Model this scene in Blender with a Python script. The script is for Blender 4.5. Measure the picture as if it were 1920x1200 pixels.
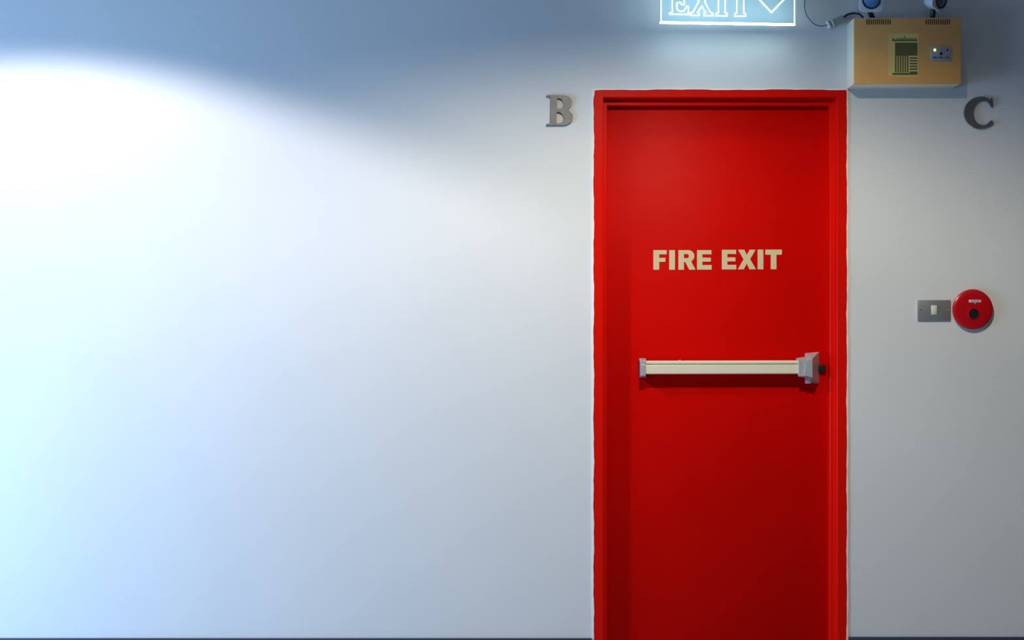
import bpy, bmesh, math, random
from mathutils import Vector, Matrix, Euler
from mathutils.geometry import tessellate_polygon
random.seed(7)
S = bpy.context.scene
C = S.collection
for o in list(bpy.data.objects):
    bpy.data.objects.remove(o)

# ------------------------------------------------------------------ camera
D = 4.0           # camera to wall, metres
FPX = 2000.0      # focal length in pixels of a 1920 wide frame
CZ = 1.28
cam = bpy.data.cameras.new('camera')
cam.sensor_width = 36.0
cam.lens = 36.0 * FPX / 1920.0
co = bpy.data.objects.new('camera', cam)
C.objects.link(co)
co.location = (0, -D, CZ)
co.rotation_euler = (math.radians(90), 0, 0)
S.camera = co

# ------------------------------------------------------------------ world, lights, exposure
w = bpy.data.worlds.new('world')
S.world = w
w.use_nodes = True
bg = w.node_tree.nodes['Background']
bg.inputs[0].default_value = (0.45, 0.65, 1.0, 1)
bg.inputs[1].default_value = 0.01

def spot(name, loc, energy, color, half_deg, blend, rad, tilt=(0, 0, 0)):
    l = bpy.data.lights.new(name, 'SPOT')
    l.energy = energy
    l.color = color
    l.spot_size = math.radians(2 * half_deg)
    l.spot_blend = blend
    l.shadow_soft_size = rad
    o = bpy.data.objects.new(name, l)
    C.objects.link(o)
    o.location = loc
    o.rotation_euler = [math.radians(a) for a in tilt]
    return o

def area(name, loc, target, sx, sy, energy, color, spread=180):
    l = bpy.data.lights.new(name, 'AREA')
    l.shape = 'RECTANGLE'
    l.size = sx
    l.size_y = sy
    l.energy = energy
    l.color = color
    l.spread = math.radians(spread)
    o = bpy.data.objects.new(name, l)
    C.objects.link(o)
    o.location = loc
    d = Vector(target) - Vector(loc)
    o.rotation_euler = d.to_track_quat('-Z', 'Y').to_euler()
    return o

CEIL = 2.87
spot('downlight_lamp', (-1.80, -1.2, CEIL - 0.03), 119, (1.0, 0.93, 0.93), 67, 0.20, 0.04)
spot('downlight_lamp', (0.47, -1.78, CEIL - 0.03), 148, (1.0, 0.91, 0.68), 76, 0.42, 0.035)
area('daylight_fill', (-3.6, -1.6, 0.8), (-1.0, 0, 0.4), 1.6, 1.4, 108, (0.33, 0.61, 1.0))  # added cool fill for daylight from the left; no window is built
S.view_settings.view_transform = 'Standard'
S.view_settings.look = 'None'
S.view_settings.exposure = 0.0
S.view_settings.gamma = 1.0
S.view_settings.use_curve_mapping = False

# ------------------------------------------------------------------ helpers
def px(x, y, d=0.0):
    """a point of the plane lying d metres in front of the wall face"""
    k = (D - d) / FPX
    return ((x - 960) * k, -d, CZ + (600 - y) * k)

def node_mat(name, color, rough=0.5, metal=0.0, spec=0.5, var=0.0, var_scale=6.0,
             bump=0.0, bump_scale=200.0, rough_var=0.0, emit=None, estr=0.0, stretch=None):
    m = bpy.data.materials.new(name)
    m.use_nodes = True
    nt = m.node_tree
    b = nt.nodes['Principled BSDF']
    b.inputs['Base Color'].default_value = (*color, 1)
    b.inputs['Roughness'].default_value = rough
    b.inputs['Metallic'].default_value = metal
    b.inputs['Specular IOR Level'].default_value = spec
    tc = nt.nodes.new('ShaderNodeTexCoord')
    vec = tc.outputs['Object']
    if stretch:
        mp = nt.nodes.new('ShaderNodeMapping')
        mp.inputs['Scale'].default_value = stretch
        nt.links.new(vec, mp.inputs['Vector'])
        vec = mp.outputs['Vector']
    if var > 0:
        n = nt.nodes.new('ShaderNodeTexNoise')
        n.inputs['Scale'].default_value = var_scale
        n.inputs['Detail'].default_value = 4
        nt.links.new(vec, n.inputs['Vector'])
        r = nt.nodes.new('ShaderNodeValToRGB')
        r.color_ramp.elements[0].position = 0.3
        r.color_ramp.elements[1].position = 0.7
        r.color_ramp.elements[0].color = (*[c * (1 - var) for c in color], 1)
        r.color_ramp.elements[1].color = (*[min(1, c * (1 + var)) for c in color], 1)
        nt.links.new(n.outputs['Fac'], r.inputs['Fac'])
        nt.links.new(r.outputs['Color'], b.inputs['Base Color'])
    if rough_var > 0:
        n = nt.nodes.new('ShaderNodeTexNoise')
        n.inputs['Scale'].default_value = 9
        n.inputs['Detail'].default_value = 5
        nt.links.new(vec, n.inputs['Vector'])
        mr = nt.nodes.new('ShaderNodeMapRange')
        mr.inputs['To Min'].default_value = rough - rough_var
        mr.inputs['To Max'].default_value = rough + rough_var
        nt.links.new(n.outputs['Fac'], mr.inputs['Value'])
        nt.links.new(mr.outputs['Result'], b.inputs['Roughness'])
    if bump > 0:
        n = nt.nodes.new('ShaderNodeTexNoise')
        n.inputs['Scale'].default_value = bump_scale
        n.inputs['Detail'].default_value = 3
        nt.links.new(vec, n.inputs['Vector'])
        bp = nt.nodes.new('ShaderNodeBump')
        bp.inputs['Strength'].default_value = bump
        bp.inputs['Distance'].default_value = 0.002
        nt.links.new(n.outputs['Fac'], bp.inputs['Height'])
        nt.links.new(bp.outputs['Normal'], b.inputs['Normal'])
    if emit:
        b.inputs['Emission Color'].default_value = (*emit, 1)
        b.inputs['Emission Strength'].default_value = estr
    return m

class MB:
    """collects shapes in world coordinates (or a thing's own) into one mesh"""
    def __init__(self):
        self.bm = bmesh.new()

    def merge(self, tmp, mat=None):
        if mat is not None:
            bmesh.ops.transform(tmp, matrix=mat, verts=tmp.verts[:])
        me = bpy.data.meshes.new('t')
        tmp.to_mesh(me)
        tmp.free()
        self.bm.from_mesh(me)
        bpy.data.meshes.remove(me)
        return self

    def box(self, x0, x1, y0, y1, z0, z1, bev=0.0, seg=2, mat=None):
        t = bmesh.new()
        bmesh.ops.create_cube(t, size=1)
        for v in t.verts:
            v.co = Vector(((x0 + x1) / 2 + v.co.x * (x1 - x0), (y0 + y1) / 2 + v.co.y * (y1 - y0),
                           (z0 + z1) / 2 + v.co.z * (z1 - z0)))
        if bev > 0:
            bmesh.ops.bevel(t, geom=t.edges[:], offset=bev, segments=seg, profile=0.5, affect='EDGES')
        return self.merge(t, mat)

    def hull(self, pts, bev=0.0, seg=2, mat=None):
        t = bmesh.new()
        for p in pts:
            t.verts.new(p)
        r = bmesh.ops.convex_hull(t, input=t.verts[:])
        bmesh.ops.dissolve_limit(t, angle_limit=0.02, verts=t.verts[:], edges=t.edges[:])
        if bev > 0:
            bmesh.ops.bevel(t, geom=t.edges[:], offset=bev, segments=seg, profile=0.5, affect='EDGES')
        return self.merge(t, mat)

    def lathe(self, c, prof, n=40, mat=None):
        """profile [(radius, forward)] turned about the axis that points out of the wall (-y)"""
        t = bmesh.new()
        rings = []
        for r, f in prof:
            if r < 1e-6:
                rings.append([t.verts.new((c[0], c[1] - f, c[2]))])
            else:
                rings.append([t.verts.new((c[0] + r * math.cos(2 * math.pi * k / n), c[1] - f,
                                           c[2] + r * math.sin(2 * math.pi * k / n))) for k in range(n)])
        for a, b in zip(rings, rings[1:]):
            for k in range(n):
                k2 = (k + 1) % n
                if len(a) == 1 and len(b) == 1:
                    continue
                if len(a) == 1:
                    t.faces.new((a[0], b[k], b[k2]))
                elif len(b) == 1:
                    t.faces.new((a[k], a[k2], b[0]))
                else:
                    t.faces.new((a[k], a[k2], b[k2], b[k]))
        bmesh.ops.recalc_face_normals(t, faces=t.faces[:])
        return self.merge(t, mat)

    def tube(self, pts, r, n=8, closed=False, mat=None):
        t = bmesh.new()
        P = [Vector(p) for p in pts]
        N = len(P)
        rings = []
        ref = Vector((0, -1, 0))
        for i in range(N):
            if closed:
                a = (P[i] - P[i - 1]).normalized(); b = (P[(i + 1) % N] - P[i]).normalized()
            else:
                a = (P[i] - P[max(i - 1, 0)]); b = (P[min(i + 1, N - 1)] - P[i])
                a = (a if a.length > 0 else b).normalized(); b = (b if b.length > 0 else a).normalized()
            tan = (a + b)
            tan = a if tan.length < 1e-5 else tan.normalized()
            s = 1.0 / max(0.5, tan.dot(a))
            u = tan.cross(ref)
            if u.length < 1e-4:
                u = tan.cross(Vector((1, 0, 0)))
            u.normalize()
            v = tan.cross(u).normalized()
            rings.append([t.verts.new(P[i] + (u * math.cos(2 * math.pi * k / n) * s + v * math.sin(2 * math.pi * k / n)) * r)
                          for k in range(n)])
        pairs = list(zip(rings, rings[1:]))
        if closed:
            pairs.append((rings[-1], rings[0]))
        for a, b in pairs:
            for k in range(n):
                t.faces.new((a[k], a[(k + 1) % n], b[(k + 1) % n], b[k]))
        if not closed:
            t.faces.new(rings[0]); t.faces.new(rings[-1])
        bmesh.ops.recalc_face_normals(t, faces=t.faces[:])
        return self.merge(t, mat)

    def plate(self, loops, y_front, y_back, mat=None):
        """flat outline (with holes) of (x, z) points, extruded from y_back to y_front"""
        t = bmesh.new()
        L = [[Vector((p[0], p[1], 0)) for p in lp] for lp in loops]
        tris = tessellate_polygon(L)
        flat = [p for lp in L for p in lp]
        F = [t.verts.new((p.x, y_front, p.y)) for p in flat]
        B = [t.verts.new((p.x, y_back, p.y)) for p in flat]
        for tr in tris:
            try:
                t.faces.new([F[i] for i in tr]); t.faces.new([B[i] for i in reversed(tr)])
            except ValueError:
                pass
        o = 0
        for lp in L:
            n = len(lp)
            for i in range(n):
                j = (i + 1) % n
                t.faces.new((F[o + i], F[o + j], B[o + j], B[o + i]))
            o += n
        bmesh.ops.recalc_face_normals(t, faces=t.faces[:])
        bmesh.ops.dissolve_limit(t, angle_limit=0.001, verts=t.verts[:], edges=t.edges[:])
        return self.merge(t, mat)

    def build(self, name, mat, parent=None, origin=None, smooth=True):
        me = bpy.data.meshes.new(name)
        if parent is not None:
            origin = parent.get('_o', None)
        off = Vector(origin) if origin is not None else Vector((0, 0, 0))
        bmesh.ops.translate(self.bm, vec=-off, verts=self.bm.verts[:])
        self.bm.to_mesh(me)
        self.bm.free()
        me.materials.append(mat)
        if smooth:
            for p in me.polygons:
                p.use_smooth = True
            try:
                me.set_sharp_from_angle(angle=math.radians(35))
            except Exception:
                pass
        o = bpy.data.objects.new(name, me)
        C.objects.link(o)
        if parent is not None:
            o.parent = parent
        else:
            o.location = off
        o['_o'] = tuple(off)
        return o

def thing(name, loc, rz=0.0):
    o = bpy.data.objects.new(name, None)
    o.empty_display_size = 0.05
    C.objects.link(o)
    o.location = loc
    o.rotation_euler = (0, 0, rz)
    o['_o'] = tuple(loc)
    return o

def tag(o, label=None, cat=None, group=None, kind=None):
    if label: o['label'] = label
    if cat: o['category'] = cat
    if group: o['group'] = group
    if kind: o['kind'] = kind
    return o

# ------------------------------------------------------------------ materials
M_wall = node_mat('wall_paint', (0.74, 0.75, 0.76), rough=0.55, spec=0.3, var=0.012, var_scale=3.0, bump=0.22, bump_scale=95)
M_red = node_mat('red_gloss_paint', (0.63, 0.002, 0.0005), rough=0.45, spec=0.05, var=0.05, var_scale=2.5, bump=0.05, bump_scale=60, rough_var=0.05)
M_redf = node_mat('red_frame_paint', (0.72, 0.006, 0.002), rough=0.36, spec=0.07, bump=0.08, bump_scale=40)
M_halo = node_mat('halo_margin', (0.93, 0.83, 0.81), rough=0.6)  # bright edge halo and paint margin put into one pale colour
M_base = node_mat('dark_skirting', (0.035, 0.045, 0.075), rough=0.45)
M_floor = node_mat('floor_vinyl', (0.22, 0.25, 0.29), rough=0.5, var=0.1, var_scale=12)
M_ceil = node_mat('ceiling_paint', (0.62, 0.63, 0.65), rough=0.8)
M_vinyl = node_mat('cream_vinyl', (0.74, 0.58, 0.34), rough=0.5)
M_alu = node_mat('brushed_aluminium', (0.88, 0.82, 0.62), rough=0.42, metal=0.15, var=0.03, var_scale=8, stretch=(1, 30, 30))
M_cast = node_mat('cast_zinc', (0.46, 0.47, 0.49), rough=0.42, metal=0.25)
M_dark = node_mat('black_plastic', (0.012, 0.012, 0.016), rough=0.4)
M_letter = node_mat('brushed_steel', (0.15, 0.145, 0.15), rough=0.4, metal=0.3, var=0.15, var_scale=60)
M_cream = node_mat('cream_enamel', (0.84, 0.82, 0.63), rough=0.4)
M_tan = node_mat('tan_enamel', (0.93, 0.47, 0.145), rough=0.45, var=0.06, var_scale=9)
M_slot = node_mat('slot_shadow', (0.03, 0.022, 0.015), rough=0.8)
M_head = node_mat('pale_grey_plastic', (0.70, 0.75, 0.79), rough=0.4)
M_stick = node_mat('yellowed_paper', (0.88, 0.68, 0.22), rough=0.6)
M_print = node_mat('olive_print', (0.14, 0.13, 0.045), rough=0.6)
M_printl = node_mat('pale_print', (0.55, 0.50, 0.27), rough=0.6)
M_plate = node_mat('grey_plate', (0.42, 0.42, 0.45), rough=0.35, metal=0.2)
M_led = node_mat('amber_led', (0.9, 0.7, 0.2), rough=0.3, emit=(1.0, 0.78, 0.2), estr=1.6)
M_ledoff = node_mat('green_led_off', (0.16, 0.25, 0.22), rough=0.3)
M_steel = node_mat('switch_steel', (0.42, 0.42, 0.42), rough=0.38, metal=0.6, var=0.06, var_scale=40, stretch=(1, 10, 10))
M_rock = node_mat('ivory_plastic', (0.78, 0.75, 0.60), rough=0.35)
M_call = node_mat('red_plastic', (0.52, 0.004, 0.010), rough=0.28, spec=0.5)
M_pink = node_mat('pink_label', (0.80, 0.48, 0.46), rough=0.5)
M_white = node_mat('white_plastic', (0.72, 0.74, 0.78), rough=0.4)
M_cord = node_mat('grey_cable', (0.10, 0.11, 0.13), rough=0.4)
M_conn = node_mat('pale_green_plastic', (0.30, 0.42, 0.36), rough=0.4)
M_glow = node_mat('lit_engraving', (0.8, 0.95, 1.0), rough=0.5, emit=(0.74, 0.95, 1.0), estr=2.6)
M_glow2 = node_mat('lit_lower_edge', (0.8, 0.95, 1.0), rough=0.5, emit=(0.74, 0.95, 1.0), estr=20.0)
M_metal = node_mat('sign_housing_metal', (0.5, 0.52, 0.55), rough=0.35, metal=0.8)

def lens_mat():
    m = node_mat('blue_lens', (0.10, 0.30, 0.62), rough=0.12, spec=0.8)
    b = m.node_tree.nodes['Principled BSDF']
    b.inputs['Coat Weight'].default_value = 0.8
    b.inputs['Coat Roughness'].default_value = 0.05
    return m
M_lens = lens_mat()
M_lensg = node_mat('clear_lens', (0.14, 0.16, 0.18), rough=0.12, spec=0.8)

def acrylic_mat():
    m = bpy.data.materials.new('edge_lit_acrylic')
    m.use_nodes = True
    nt = m.node_tree
    for n in list(nt.nodes):
        nt.nodes.remove(n)
    out = nt.nodes.new('ShaderNodeOutputMaterial')
    tr = nt.nodes.new('ShaderNodeBsdfTransparent')
    tr.inputs[0].default_value = (0.90, 0.97, 0.98, 1)
    em = nt.nodes.new('ShaderNodeEmission')
    em.inputs[0].default_value = (0.35, 0.72, 1.0, 1)
    em.inputs[1].default_value = 0.085
    gl = nt.nodes.new('ShaderNodeBsdfGlossy')
    gl.inputs['Roughness'].default_value = 0.05
    fr = nt.nodes.new('ShaderNodeFresnel')
    fr.inputs[0].default_value = 1.3
    mx = nt.nodes.new('ShaderNodeMixShader')
    ad = nt.nodes.new('ShaderNodeAddShader')
    nt.links.new(fr.outputs[0], mx.inputs[0])
    nt.links.new(tr.outputs[0], mx.inputs[1])
    nt.links.new(gl.outputs[0], mx.inputs[2])
    nt.links.new(mx.outputs[0], ad.inputs[0])
    nt.links.new(em.outputs[0], ad.inputs[1])
    nt.links.new(ad.outputs[0], out.inputs[0])
    return m
M_acr = acrylic_mat()

# ------------------------------------------------------------------ setting
XL = px(1112.5, 0)[0]; XR = px(1588, 0)[0]; ZT = px(0, 168)[2]
HALF = 6.0
def struct(name, mb, mat, label=None, cat=None, origin=(0, 0, 0)):
    return tag(mb.build(name, mat, origin=origin), label, cat, kind='structure')

m = MB()
m.plate([[(-HALF, 0), (XL + 0.002, 0), (XL + 0.002, ZT - 0.002), (XR - 0.002, ZT - 0.002), (XR - 0.002, 0), (HALF, 0),
          (HALF, CEIL), (-HALF, CEIL)]], 0.0, 0.22)
struct('wall_back', m, M_wall, 'smooth painted pale wall around the red fire door', 'wall')
struct('floor', MB().box(-HALF, HALF, -7, 0.22, -0.1, 0), M_floor, 'dark floor below the wall', 'floor')
struct('ceiling', MB().box(-HALF, HALF, -7, 0.22, CEIL, CEIL + 0.1), M_ceil, 'ceiling above the wall', 'ceiling')
zb = px(0, 1197.6, 0.012)[2]
struct('baseboard_left', MB().box(-HALF, XL - 0.006, -0.012, 0, 0, zb, 0.003), M_base,
       'dark low skirting board left of the red door', 'baseboard')
zb = px(0, 1195.2, 0.012)[2]
struct('baseboard_right', MB().box(XR + 0.004, HALF, -0.012, 0, 0, zb, 0.003), M_base,
       'dark low skirting board right of the red door', 'baseboard')

# door frame: one profile swept up the left jamb, across the head, down the right jamb
FACE, LEDGE = 0.038, 0.017
HFACE, HLEDGE = 0.030, 0.024
D1, D2 = 0.031, 0.060
b = 0.0025
prof = [(0, 0.20), (0, -0.004 + b), (b, -0.004), (1 - b / FACE, -0.004), None]
# (u jamb, u head, y)
P = [(0, 0, 0.21), (0, 0, -0.0005), (b, b, -0.0025), (FACE - b, HFACE - b, -0.0025), (FACE, HFACE, 0),
     (FACE, HFACE, D1 - 0.003), (FACE + 0.002, HFACE + 0.002, D1),
     (FACE + LEDGE - b, HFACE + HLEDGE - b, D1), (FACE + LEDGE, HFACE + HLEDGE, D1 + b),
     (FACE + LEDGE, HFACE + HLEDGE, D2 + 0.012), (0.02, 0.02, D2 + 0.012 + 0.06), (0.02, 0.02, 0.21)]
t = bmesh.new()
rows = []
for uj, uh, y in P:
    rows.append([t.verts.new(c) for c in ((XL + uj, y, 0), (XL + uj, y, ZT - uh), (XR - uj, y, ZT - uh), (XR - uj, y, 0))])
for a, c in zip(rows, rows[1:] + rows[:1]):
    for k in range(3):
        t.faces.new((a[k], a[k + 1], c[k + 1], c[k]))
t.faces.new([r[0] for r in rows]); t.faces.new([r[3] for r in reversed(rows)])
bmesh.ops.recalc_face_normals(t, faces=t.faces[:])
mb = MB().merge(t)
frame = struct('trim_1', mb, M_redf, 'red painted stepped steel frame around the fire door', 'door frame')
frame['_o'] = (0, 0, 0)

# pale ragged strip along the frame, built for the edge halo and paint margin
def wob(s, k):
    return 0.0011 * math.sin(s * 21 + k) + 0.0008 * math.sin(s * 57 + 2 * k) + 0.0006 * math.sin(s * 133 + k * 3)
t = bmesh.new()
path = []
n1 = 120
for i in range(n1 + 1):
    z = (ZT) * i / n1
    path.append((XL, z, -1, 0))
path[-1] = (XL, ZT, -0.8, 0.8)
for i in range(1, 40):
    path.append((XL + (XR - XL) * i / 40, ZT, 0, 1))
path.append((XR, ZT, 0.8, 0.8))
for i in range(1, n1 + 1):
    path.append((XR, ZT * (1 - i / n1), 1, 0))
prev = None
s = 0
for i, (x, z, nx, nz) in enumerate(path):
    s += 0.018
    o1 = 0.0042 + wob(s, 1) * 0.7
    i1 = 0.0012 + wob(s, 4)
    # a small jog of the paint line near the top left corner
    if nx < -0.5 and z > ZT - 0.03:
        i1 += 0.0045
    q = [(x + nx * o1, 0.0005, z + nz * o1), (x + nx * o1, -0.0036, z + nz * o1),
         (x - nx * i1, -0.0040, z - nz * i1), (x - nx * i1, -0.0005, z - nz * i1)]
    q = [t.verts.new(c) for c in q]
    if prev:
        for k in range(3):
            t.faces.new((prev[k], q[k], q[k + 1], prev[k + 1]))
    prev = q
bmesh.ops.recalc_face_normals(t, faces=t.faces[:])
MB().merge(t).build('halo_margin_strip', M_halo, frame)['label'] = 'thin ragged pale halo and paint margin around the red frame'

# ------------------------------------------------------------------ door leaf
LD = -D2          # leaf face lies behind the wall face
lx0, lx1 = XL + FACE + LEDGE - 0.008, XR - FACE - LEDGE + 0.008
lz1 = ZT - HFACE - HLEDGE + 0.010
leaf = MB().box(lx0, lx1, D2, D2 + 0.044, 0.006, lz1, 0.002).build('door_1', M_red, origin=((lx0 + lx1) / 2, D2, 0.006))
tag(leaf, 'red painted fire exit door with a horizontal panic bar', 'door', kind='structure')

def glyph(name, loops, mat, parent, d0, thick):
    lp = []
    for l in loops:
        q = []
        for (x, y) in l:
            c = px(x, y, d0 + thick)
            q.append((c[0], c[2]))
        lp.append(q)
    return MB().plate(lp, -(d0 + thick), -d0 + 0.0003).build(name, mat, parent)

def arc(cx, cy, rx, ry, a0, a1, n):
    return [(cx + rx * math.cos(math.radians(a0 + (a1 - a0) * i / n)), cy - ry * math.sin(math.radians(a0 + (a1 - a0) * i / n)))
            for i in range(n + 1)]

def gE(x0, x1, xs, t, bt, xm):
    h = bt - t
    return [[(x0, t), (x1, t), (x1, t + .215 * h), (xs, t + .215 * h), (xs, t + .385 * h), (xm, t + .385 * h), (xm, t + .59 * h),
             (xs, t + .59 * h), (xs, t + .765 * h), (x1 + .3, t + .765 * h), (x1 + .3, bt), (x0, bt)]]
letters = [
    ([[(1225, 469), (1250, 469), (1250, 477), (1236, 477), (1236, 483.4), (1247.7, 483.4), (1247.7, 491), (1236, 491), (1236, 505.8), (1225, 505.8)]]),
    ([[(1254.8, 469), (1265.6, 469), (1265.6, 505.8), (1254.8, 505.8)]]),
    ([[(1272, 469)] + [(1288, 469)] + arc(1290.5, 480, 11.5, 11, 85, -62, 12) + [(1304, 505.7), (1292.3, 505.7), (1285, 491.4), (1282.4, 491.4), (1282.4, 505.8), (1272, 505.8)],
      [(1282.4, 476.4), (1282.4, 484)] + [(1287.5, 484)] + arc(1288, 480.2, 3.8, 3.8, -80, 80, 8) + [(1287.5, 476.4)]]),
    gE(1307, 1334, 1317, 469, 505.6, 1332.8),
    gE(1353.5, 1380.2, 1363.8, 468.4, 505.2, 1379),
    ([[(1383.8, 468.2), (1395.6, 468.2), (1400.4, 478), (1405.6, 468.2), (1416.6, 468.2), (1406.6, 486), (1417.5, 505), (1405.4, 505),
       (1400.2, 494.4), (1394.6, 505), (1383.4, 505), (1394.2, 486.3)]]),
    ([[(1420.6, 468), (1431.3, 468), (1431.3, 505), (1420.6, 505)]]),
    ([[(1435, 468), (1466, 468), (1466, 477.6), (1455.8, 477.6), (1455.8, 504.8), (1445.2, 504.8), (1445.2, 477.6), (1435, 477.6)]]),
]
for g in letters:
    glyph('letter', g, M_vinyl, leaf, LD, 0.0012)

# panic bar: push bar, two end brackets
def X(p, d): return px(p, 0, d)[0]
def Z(p, d): return px(0, p, d)[2]
BF = LD + 0.058      # front of the push bar
BB = LD + 0.026      # its back
zt, zg, zl = Z(676.8, BF), Z(683.0, BF), Z(702.2, BF)
sec = [(zl, BB), (zl + 0.0005, BF - 0.006), (zl + 0.003, BF - 0.0005), (zl + 0.006, BF), (zg - 0.004, BF), (zg - 0.0024, BF - 0.0006), (zg - 0.0022, BF - 0.014),
       (zg + 0.0018, BF - 0.014), (zg + 0.0020, BF - 0.003), (zt - 0.004, BF - 0.003), (zt - 0.0005, BF - 0.007), (zt, BB)]
t = bmesh.new()
xa, xb = X(1207, BF), X(1498, BF)
ra = [t.verts.new((xa, -d, z)) for z, d in sec]
rb = [t.verts.new((xb, -d, z + 0.0012)) for z, d in sec]
n = len(sec)
for i in range(n):
    j = (i + 1) % n
    t.faces.new((ra[i], ra[j], rb[j], rb[i]))
t.faces.new(ra); t.faces.new(list(reversed(rb)))
bmesh.ops.recalc_face_normals(t, faces=t.faces[:])
bar = MB().merge(t).build('panic_bar', M_alu, leaf, smooth=False)
bar['label'] = 'horizontal aluminium push bar with a groove along its upper edge'
# left end bracket
m = MB()
f = BF + 0.002
m.hull([(X(a, f), -f, Z(c, f)) for a, c in ((1201.5, 684), (1210.5, 684), (1210.5, 704.5), (1201.5, 704.5))] +
       [(X(a, LD), -LD, Z(c, LD)) for a, c in ((1198.5, 671.5), (1211.5, 671.5), (1211.5, 708), (1198.5, 708))], 0.0015)
m.hull([(X(a, f), -f + .004, Z(c, f)) for a, c in ((1203, 676), (1211.5, 676), (1211.5, 705.5), (1203, 705.5))] +
       [(X(a, LD + .02), -LD - .02, Z(c, LD + .02)) for a, c in ((1203, 672), (1211, 672), (1211, 708), (1203, 708))], 0.0012)
m.build('end_bracket', M_cast, bar, smooth=False)
MB().box(X(1197, LD), X(1207, LD), -LD - 0.014, -LD, Z(706, LD), Z(676, LD), 0.002).build('end_bracket_base', M_dark, bar)
# right end bracket: flared casting with a socket for the bar
m = MB()
f = BF + 0.010
m.hull([(X(a, f), -f, Z(c, f)) for a, c in ((1511, 676), (1523.5, 672.5), (1523.5, 708), (1508, 704))] +
       [(X(a, LD), -LD, Z(c, LD)) for a, c in ((1509, 662), (1536, 659.5), (1536, 719), (1511, 718))], 0.0012)
m.hull([(X(a, f), -f + .006, Z(c, f)) for a, c in ((1498, 675), (1511, 675), (1511, 706), (1498, 706))] +
       [(X(a, LD + .018), -LD - .018, Z(c, LD + .018)) for a, c in ((1492, 671.5), (1513, 668), (1513, 709), (1496, 706.5))], 0.0015)
m.build('end_bracket', M_cast, bar, smooth=False)
MB().box(X(1512, LD + .02), X(1520, LD + .02), -LD - 0.026, -LD, Z(718.5, LD), Z(708, LD), 0.001).build('bracket_lug', M_white, bar)
MB().box(X(1534, LD), X(1546, LD), -LD - 0.014, -LD, Z(698, LD), Z(684, LD), 0.002).build('bracket_shadow', M_dark, bar)  # dark block standing in for the shadow cast by the bracket
MB().lathe((X(1275, BF - .01), -(BF - .012), Z(677.4, BF)), [(0, .007), (.0025, .0065), (.0045, .004), (.005, 0)], 12).build('bolt', M_pink, bar)

# ------------------------------------------------------------------ wall letters
def smooth_loop(pts): return pts
Bout = [(1024.5, 178), (1048, 178)] + arc(1056, 191.5, 17, 13, 85, -30, 12) + [(1066, 204.3)] + arc(1055, 219.5, 19.5, 15.2, 50, -82, 14) + \
       [(1050, 234.8), (1023.5, 234.8), (1024.5, 232.3), (1031.5, 231), (1032, 182), (1025, 180.5)]
Bh1 = [(1044.6, 184.6)] + [(1048.5, 184.4)] + arc(1048, 194, 8.2, 9.6, 75, -75, 12) + [(1044.6, 203.6)]
Bh2 = [(1043.6, 210.6)] + [(1047.5, 210.2)] + arc(1047.6, 220.8, 9, 10.3, 75, -75, 12) + [(1043.6, 231)]
Cout = arc(1839.5, 210.8, 31, 29.8, 52, 318, 40)
Cin = arc(1843, 211, 18.5, 23.6, 330, 40, 36)
Cl = [(1856.5, 184.6), (1861, 182.5), (1862.5, 200), (1860.2, 200.4)]
Cout = arc(1839.5, 210.8, 31, 29.8, 60, 322, 40)
Cpoly = [(1860.4, 182.2), (1862.6, 200.2), (1860, 200.6)] + arc(1843.5, 211, 18.5, 23.4, 45, 318, 36) + [(1859.5, 225.5), (1862.5, 228)] + list(reversed(arc(1839.5, 210.8, 31, 29.8, 55, 318, 40)))
def wall_letter(loops, d0, thick, name, label, cx, cy):
    lp = [[(px(x, y, d0 + thick)[0], px(x, y, d0 + thick)[2]) for x, y in l] for l in loops]
    c = px(cx, cy, 0)
    m = MB()
    m.plate(lp, -(d0 + thick), 0.0003)
    o = m.build(name, M_letter, origin=c)
    return tag(o, label, 'letter', 'metal letters on the wall')
wall_letter([Bout, Bh1, Bh2], 0.0, 0.010, 'wall_letter', 'raised grey metal serif letter B on the wall left of the red door', 1049, 235)
wall_letter([Cpoly], 0.0, 0.010, 'wall_letter', 'raised dark metal serif letter C on the wall below the emergency light', 1838, 240)

# ------------------------------------------------------------------ light switch
sw = thing('light_switch', px(1751, 601))
tag(sw, 'steel wall plate with one ivory rocker switch left of the round alarm', 'switch')
f = 0.008
MB().box(X(1721, f), X(1782.5, f), -f, 0.0003, Z(601, f), Z(562.5, f), 0.0018).build('face_plate', M_steel, sw)
r = MB()
r.hull([(X(1746.5, .013), -0.0125, Z(572.5, .013)), (X(1757, .013), -0.0125, Z(572.5, .013)), (X(1746.5, .01), -0.0095, Z(590, .01)), (X(1757, .01), -0.0095, Z(590, .01)),
        (X(1746.5, .01), -.007, Z(572.5, .01)), (X(1757, .01), -.007, Z(572.5, .01)), (X(1746.5, .01), -.007, Z(590, .01)), (X(1757, .01), -.007, Z(590, .01))], 0.0008)
r.build('rocker', M_rock, sw)
for sx in (1726.2, 1777.5):
    MB().lathe((X(sx, f), -f + .0002, Z(581, f)), [(0, .0006), (.0018, .0006), (.0024, 0)], 14).build('screw', M_plate if sx > 1750 else M_dark, sw)

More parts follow.
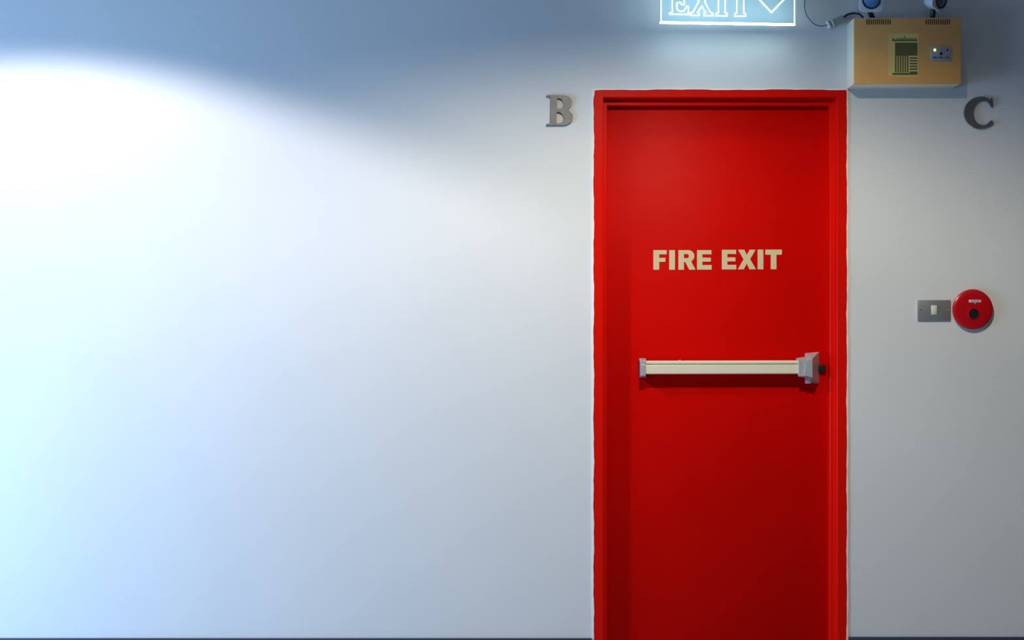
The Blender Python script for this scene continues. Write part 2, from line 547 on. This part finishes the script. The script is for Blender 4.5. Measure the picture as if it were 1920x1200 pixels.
# ------------------------------------------------------------------ alarm call point
cp = thing('fire_alarm_call_point', px(1826, 618))
tag(cp, 'round red fire alarm call point with a black centre beside the switch', 'alarm')
c = px(1823.5, 582, 0.0)
MB().lathe((c[0], 0.0003, c[2]), [(0, .012), (.064, .012), (.068, .008), (.0685, 0), (0, 0)], 56).build('back_plate', M_white, cp)
d = 0.022
c = px(1825.5, 580, d)
rad = 38 * (D - d) / FPX
MB().lathe((c[0], -0.008, c[2]), [(0, .014), (rad * .80, .014), (rad * .91, .0125), (rad * .98, .009), (rad, .005), (rad * .985, .001), (rad * .9, 0), (0, 0)], 64).build('red_cover', M_call, cp)
c2 = px(1825.8, 588.5, d)
MB().lathe((c2[0], -0.0215, c2[2]), [(.0190, .0), (.0195, .003), (.0212, .003), (.0225, 0)], 32).build('button_ring', M_call, cp)
MB().lathe((c2[0], -0.0215, c2[2]), [(0, .0015), (.0192, .0015), (.0195, 0)], 32).build('push_button', M_dark, cp)
q = MB()
q.box(X(1816.5, d), X(1839.5, d), -d - .0006, -d + .001, Z(567.2, d), Z(562, d), 0.0003)
q.build('label_plate', M_pink, cp)
q = MB()
for k, (a, bb) in enumerate(((1821, 1824), (1825, 1829), (1830, 1834))):
    q.box(X(a, d), X(bb, d), -d - .0009, -d, Z(566, d), Z(563.3, d))
q.box(X(1826.5, d), X(1829.5, d), -d - .0009, -d, Z(569.5, d), Z(567.2, d))
q.build('label_print', M_plate, cp)

# ------------------------------------------------------------------ emergency light
BD = 0.087
ex0, ex1 = X(1601, BD), X(1802, BD)
ez0, ez1 = Z(157.5, BD), Z(33.5, BD)
el = thing('emergency_light', ((ex0 + ex1) / 2, 0, ez0))
tag(el, 'tan twin head emergency light box on the wall beside the exit sign', 'emergency light')
MB().box(ex0, ex1, -BD + 0.004, 0.0003, ez0, ez1, 0.004).build('housing', M_cream, el)
cov = MB().box(ex0 + 0.0005, ex1 - 0.0005, -BD - .001, -BD + 0.008, ez0 + 0.0005, ez1 - 0.0005, 0.0025).build('front_cover', M_tan, el)
cov['label'] = 'tan front cover plate'
F = BD + 0.001
for g0 in (1624.5, 1735.5):
    q = MB()
    for k in range(12):
        xx = g0 + k * 3.95
        q.box(X(xx, F), X(xx + 1.9, F), -F - .0003, -F + .002, Z(46, F), Z(36, F))
    q.build('vent_slots', M_slot, cov)
st = MB().box(X(1666.5, F), X(1722, F), -F - .0006, -F, Z(143.5, F), Z(63, F)).build('label_sticker', M_stick, el)
q = MB()
def pr(x0, x1, y0, y1, dd=.0010): q.box(X(x0, F), X(x1, F), -F - dd, -F, Z(y1, F), Z(y0, F))
pr(1678, 1720, 80, 104.5)
pr(1673, 1720, 74.5, 77.2)
pr(1680, 1719, 72, 73.4)
pr(1695, 1697.4, 67.8, 70.4)
pr(1673.5, 1676, 71.8, 74.5)
for k in range(6):
    pr(1678 + k * 4.5, 1680.6 + k * 4.5, 104.5, 136)
for k in range(5):
    pr(1705.5, 1720, 107.5 + k * 5.2, 110.3 + k * 5.2)
pr(1673, 1720, 137, 140.5)
pr(1705.5, 1720, 134, 137)
q.build('printed_text', M_print, st)
cpl = MB().box(X(1745, F), X(1784, F), -F - .002, -F + .001, Z(115, F), Z(87, F), 0.0008).build('control_plate', M_plate, el)
def knob(x, y, r, h, name, mat):
    c = px(x, y, F)
    MB().lathe((c[0], -F - .0015, c[2]), [(0, h), (r * .7, h * .95), (r, h * .5), (r, 0)], 16).build(name, mat, cpl)
knob(1752.3, 94, .0048, .004, 'indicator_lamp', M_led)
knob(1763.8, 94, .0036, .003, 'indicator_lamp', M_ledoff)
knob(1775.5, 94, .0036, .003, 'indicator_lamp', M_dark)
knob(1763.8, 101, .0056, .004, 'test_button', M_dark)
q = MB()
for k, (a, bb) in enumerate(((1749, 1757), (1759, 1768), (1771, 1780))):
    q.box(X(a, F), X(bb, F), -F - .0024, -F, Z(109.5, F), Z(107, F))
q.build('plate_print', M_cord, cpl)

# lamp heads: rounded square housings on swivels
def rsq(h, r, y, n=6):
    out = []
    for qx, qz, a0 in ((1, 1, 0), (-1, 1, 90), (-1, -1, 180), (1, -1, 270)):
        for i in range(n + 1):
            a = math.radians(a0 + 90 * i / n)
            out.append((qx * (h - r) + r * math.cos(a), y, qz * (h - r) + r * math.sin(a)))
    return out
def lamp_head(c, rot, lens_m, base_px, label):
    Mx = Matrix.Translation(c) @ Euler([math.radians(a) for a in rot]).to_matrix().to_4x4()
    rings = [rsq(.020, .012, .052), rsq(.030, .014, .040), rsq(.040, .015, .008), rsq(.0425, .016, 0.0), rsq(.0415, .015, -.003), rsq(.036, .015, -.004)]
    t = bmesh.new()
    R = [[t.verts.new(p) for p in rg] for rg in rings]
    n = len(R[0])
    for a, bq in zip(R, R[1:]):
        for k in range(n):
            t.faces.new((a[k], a[(k + 1) % n], bq[(k + 1) % n], bq[k]))
    t.faces.new(R[0]); t.faces.new(R[-1])
    bmesh.ops.recalc_face_normals(t, faces=t.faces[:])
    h = MB().merge(t, Mx).build('lamp_head', M_head, el)
    h['label'] = label
    MB().lathe((0, -.002, 0), [(.0275, .001), (.0285, .0045), (.0325, .0045), (.0335, 0)], 40, Mx).build('bezel', M_dark, h)
    MB().lathe((0, -.002, 0), [(0, .0085), (.012, .0075), (.022, .005), (.028, .0022), (.0285, 0)], 40, Mx).build('lens', lens_m, h)
    # swivel on the top of the box
    bx, bd = base_px
    xx = X(bx, bd)
    t2 = MB()
    t2.box(xx - .022, xx + .022, -bd - .018, -bd + .018, ez1 - .0005, ez1 + .004, .0015)
    t2.build('swivel_base', M_head, h)
    low = Mx @ Vector((0, .015, -.036))
    t3 = MB()
    t3.tube([(xx, -bd, ez1 + .002), (xx * .6 + low.x * .4, -bd * .6 + low.y * .4, ez1 + .010), low], .009, 12)
    t3.build('swivel_neck', M_dark, h)
    return h
cl = Vector(px(1633.5, 1.5, 0.085))
lamp_head(cl, (-4, 3, -6), M_lens, (1638, .058), 'emergency lamp head facing forward with a blue lens')
cr = Vector(px(1763, -1, 0.085))
lamp_head(cr, (12, 16, 38), M_lensg, (1748, .058), 'emergency lamp head turned away to the right')

# ------------------------------------------------------------------ exit sign (edge lit acrylic hung from the ceiling)
a0 = Vector((X(1238, .125), -.125, Z(43, .125)))
a1 = Vector((X(1490, .096), -.096, a0.z))
W = (a1 - a0).length
rz = math.atan2(a1.y - a0.y, a1.x - a0.x)
sg = thing('exit_sign', a0, rz)
tag(sg, 'lit clear acrylic exit sign with a down chevron hanging above the red door', 'sign')
sg['_o'] = (0, 0, 0)
K = W / 252.0
PZ = 0.001945
def sp(x, y, yy=-.005): return ((x - 1238) * K, yy, (45 - y) * PZ)
top = -52
MB().box(0, W, -.004, .004, 0, (45 - top) * PZ, 0.0006).build('acrylic_panel', M_acr, sg)
bd = MB()
bd.tube([sp(1239, top + 2), sp(1239, 45), ], .0020)
bd.build('lit_side_edge', M_glow, sg)
bd = MB()
bd.tube([sp(1489, top + 2), sp(1489, 45)], .0020)
bd.build('lit_side_edge', M_glow, sg)
MB().box(0, W, -.0062, .0055, -.0010, .0042).build('lit_lower_edge', M_glow2, sg)
MB().box(-.001, W + .001, .0057, .0070, -.0010, .0045).build('edge_light_block', M_white, sg)  # unseen strip added to block the lower edge's light towards the wall
gl = [
    [(1255, 29), (1290, 29), (1290, 14), (1286.5, 14), (1282, 22), (1275, 24), (1269, 20), (1268, 8), (1276, 6.5), (1277.5, 11), (1282, 11), (1282, -7),
     (1277.5, -7), (1276, -2), (1268, -3), (1268, -17), (1281, -17), (1286, -9), (1290, -9), (1290, -23), (1255, -23), (1255, -20), (1260, -18), (1260, 25), (1255, 27)],
    [(1294, 30.5), (1310, 30.5), (1310, 26), (1307, 25), (1315, 13), (1322, 25), (1319, 26), (1319, 30.5), (1336, 30.5), (1336, 26), (1331.5, 25), (1320.5, 4.5),
     (1331, -15), (1335, -17), (1335, -22), (1319, -22), (1319, -17), (1321.5, -16), (1315, -5), (1308.5, -16), (1311, -17), (1311, -22), (1294, -22), (1294, -17), (1298, -16), (1309.5, 4.5), (1298, 25), (1294, 26)],
    [(1342, 30.5), (1362, 30.5), (1362, 26), (1358.5, 24.5), (1358.5, -16), (1362, -17), (1362, -22), (1342, -22), (1342, -17), (1346, -16), (1346, 24.5), (1342, 26)],
    [(1377, 30.5), (1397, 30.5), (1397, 26), (1393.5, 24.5), (1393.5, -15), (1399, -15), (1402, -8), (1406, -8), (1406, -22), (1368, -22), (1368, -8), (1372, -8), (1375, -15), (1380.5, -15), (1380.5, 24.5), (1377, 26)],
]
for g in gl:
    MB().tube([sp(x, y, -.0045) for x, y in g], .0021, 6, closed=True).build('letter', M_glow, sg)
MB().tube([sp(1416, -8.5, -.0045), sp(1445.5, 22.5, -.0045), sp(1475, -8.5, -.0045)], .0024, 6).build('chevron', M_glow, sg)
MB().box(-.01, W + .01, -.022, .022, (45 - top) * PZ, (45 - top) * PZ + .05, .004).build('lamp_housing', M_metal, sg)
for xx in (.08, W - .08):
    MB().tube([(xx, 0, (45 - top) * PZ + .045), (xx, 0, CEIL - a0.z)], .005, 10).build('hanging_rod', M_metal, sg)

# ------------------------------------------------------------------ cord
cd = thing('cable', px(1550, 48, .012))
tag(cd, 'thin dark cord with a pale green connector looping into the emergency light', 'cable')
def spline(pts, n=8):
    out = []
    Pn = [pts[0]] + pts + [pts[-1]]
    for i in range(1, len(Pn) - 2):
        p0, p1, p2, p3 = [Vector(q) for q in Pn[i - 1:i + 3]]
        for k in range(n):
            u = k / n
            out.append(0.5 * ((2 * p1) + (-p0 + p2) * u + (2 * p0 - 5 * p1 + 4 * p2 - p3) * u * u + (-p0 + 3 * p1 - 3 * p2 + p3) * u ** 3))
    out.append(Vector(pts[-1]))
    return out
cpts = [px(1500, -50, .06), px(1514, -22, .03), px(1509.5, -2, .015), px(1508.5, 12, .012), px(1511, 25, .012), px(1517.5, 36, .012), px(1527, 45, .012), px(1540, 49, .012), px(1552, 46.5, .012)]
MB().tube(spline(cpts), .0019, 8).build('cord', M_cord, cd)
c = Vector(px(1567, 40, .012))
Mx = Matrix.Translation(c) @ Matrix.Rotation(math.radians(-25), 4, 'Y')
con = MB().box(-.032, .032, -.008, .011, -.011, .011, .003, mat=Mx).build('connector', M_conn, cd)
MB().box(-.034, -.027, -.011, .011, -.0135, .0135, .002, mat=Mx).build('connector_clip', M_white, con)
MB().box(-.018, -.012, -.011, .011, -.0125, .0125, .002, mat=Mx).build('connector_clip', M_white, con)
MB().tube(spline([px(1580, 34, .012), px(1590, 27, .014), px(1602, 25, .02), px(1612, 27, .03), px(1618, 33, .04)]), .004, 8).build('cord', M_dark, cd)

for o in bpy.data.objects:
    if '_o' in o:
        del o['_o']
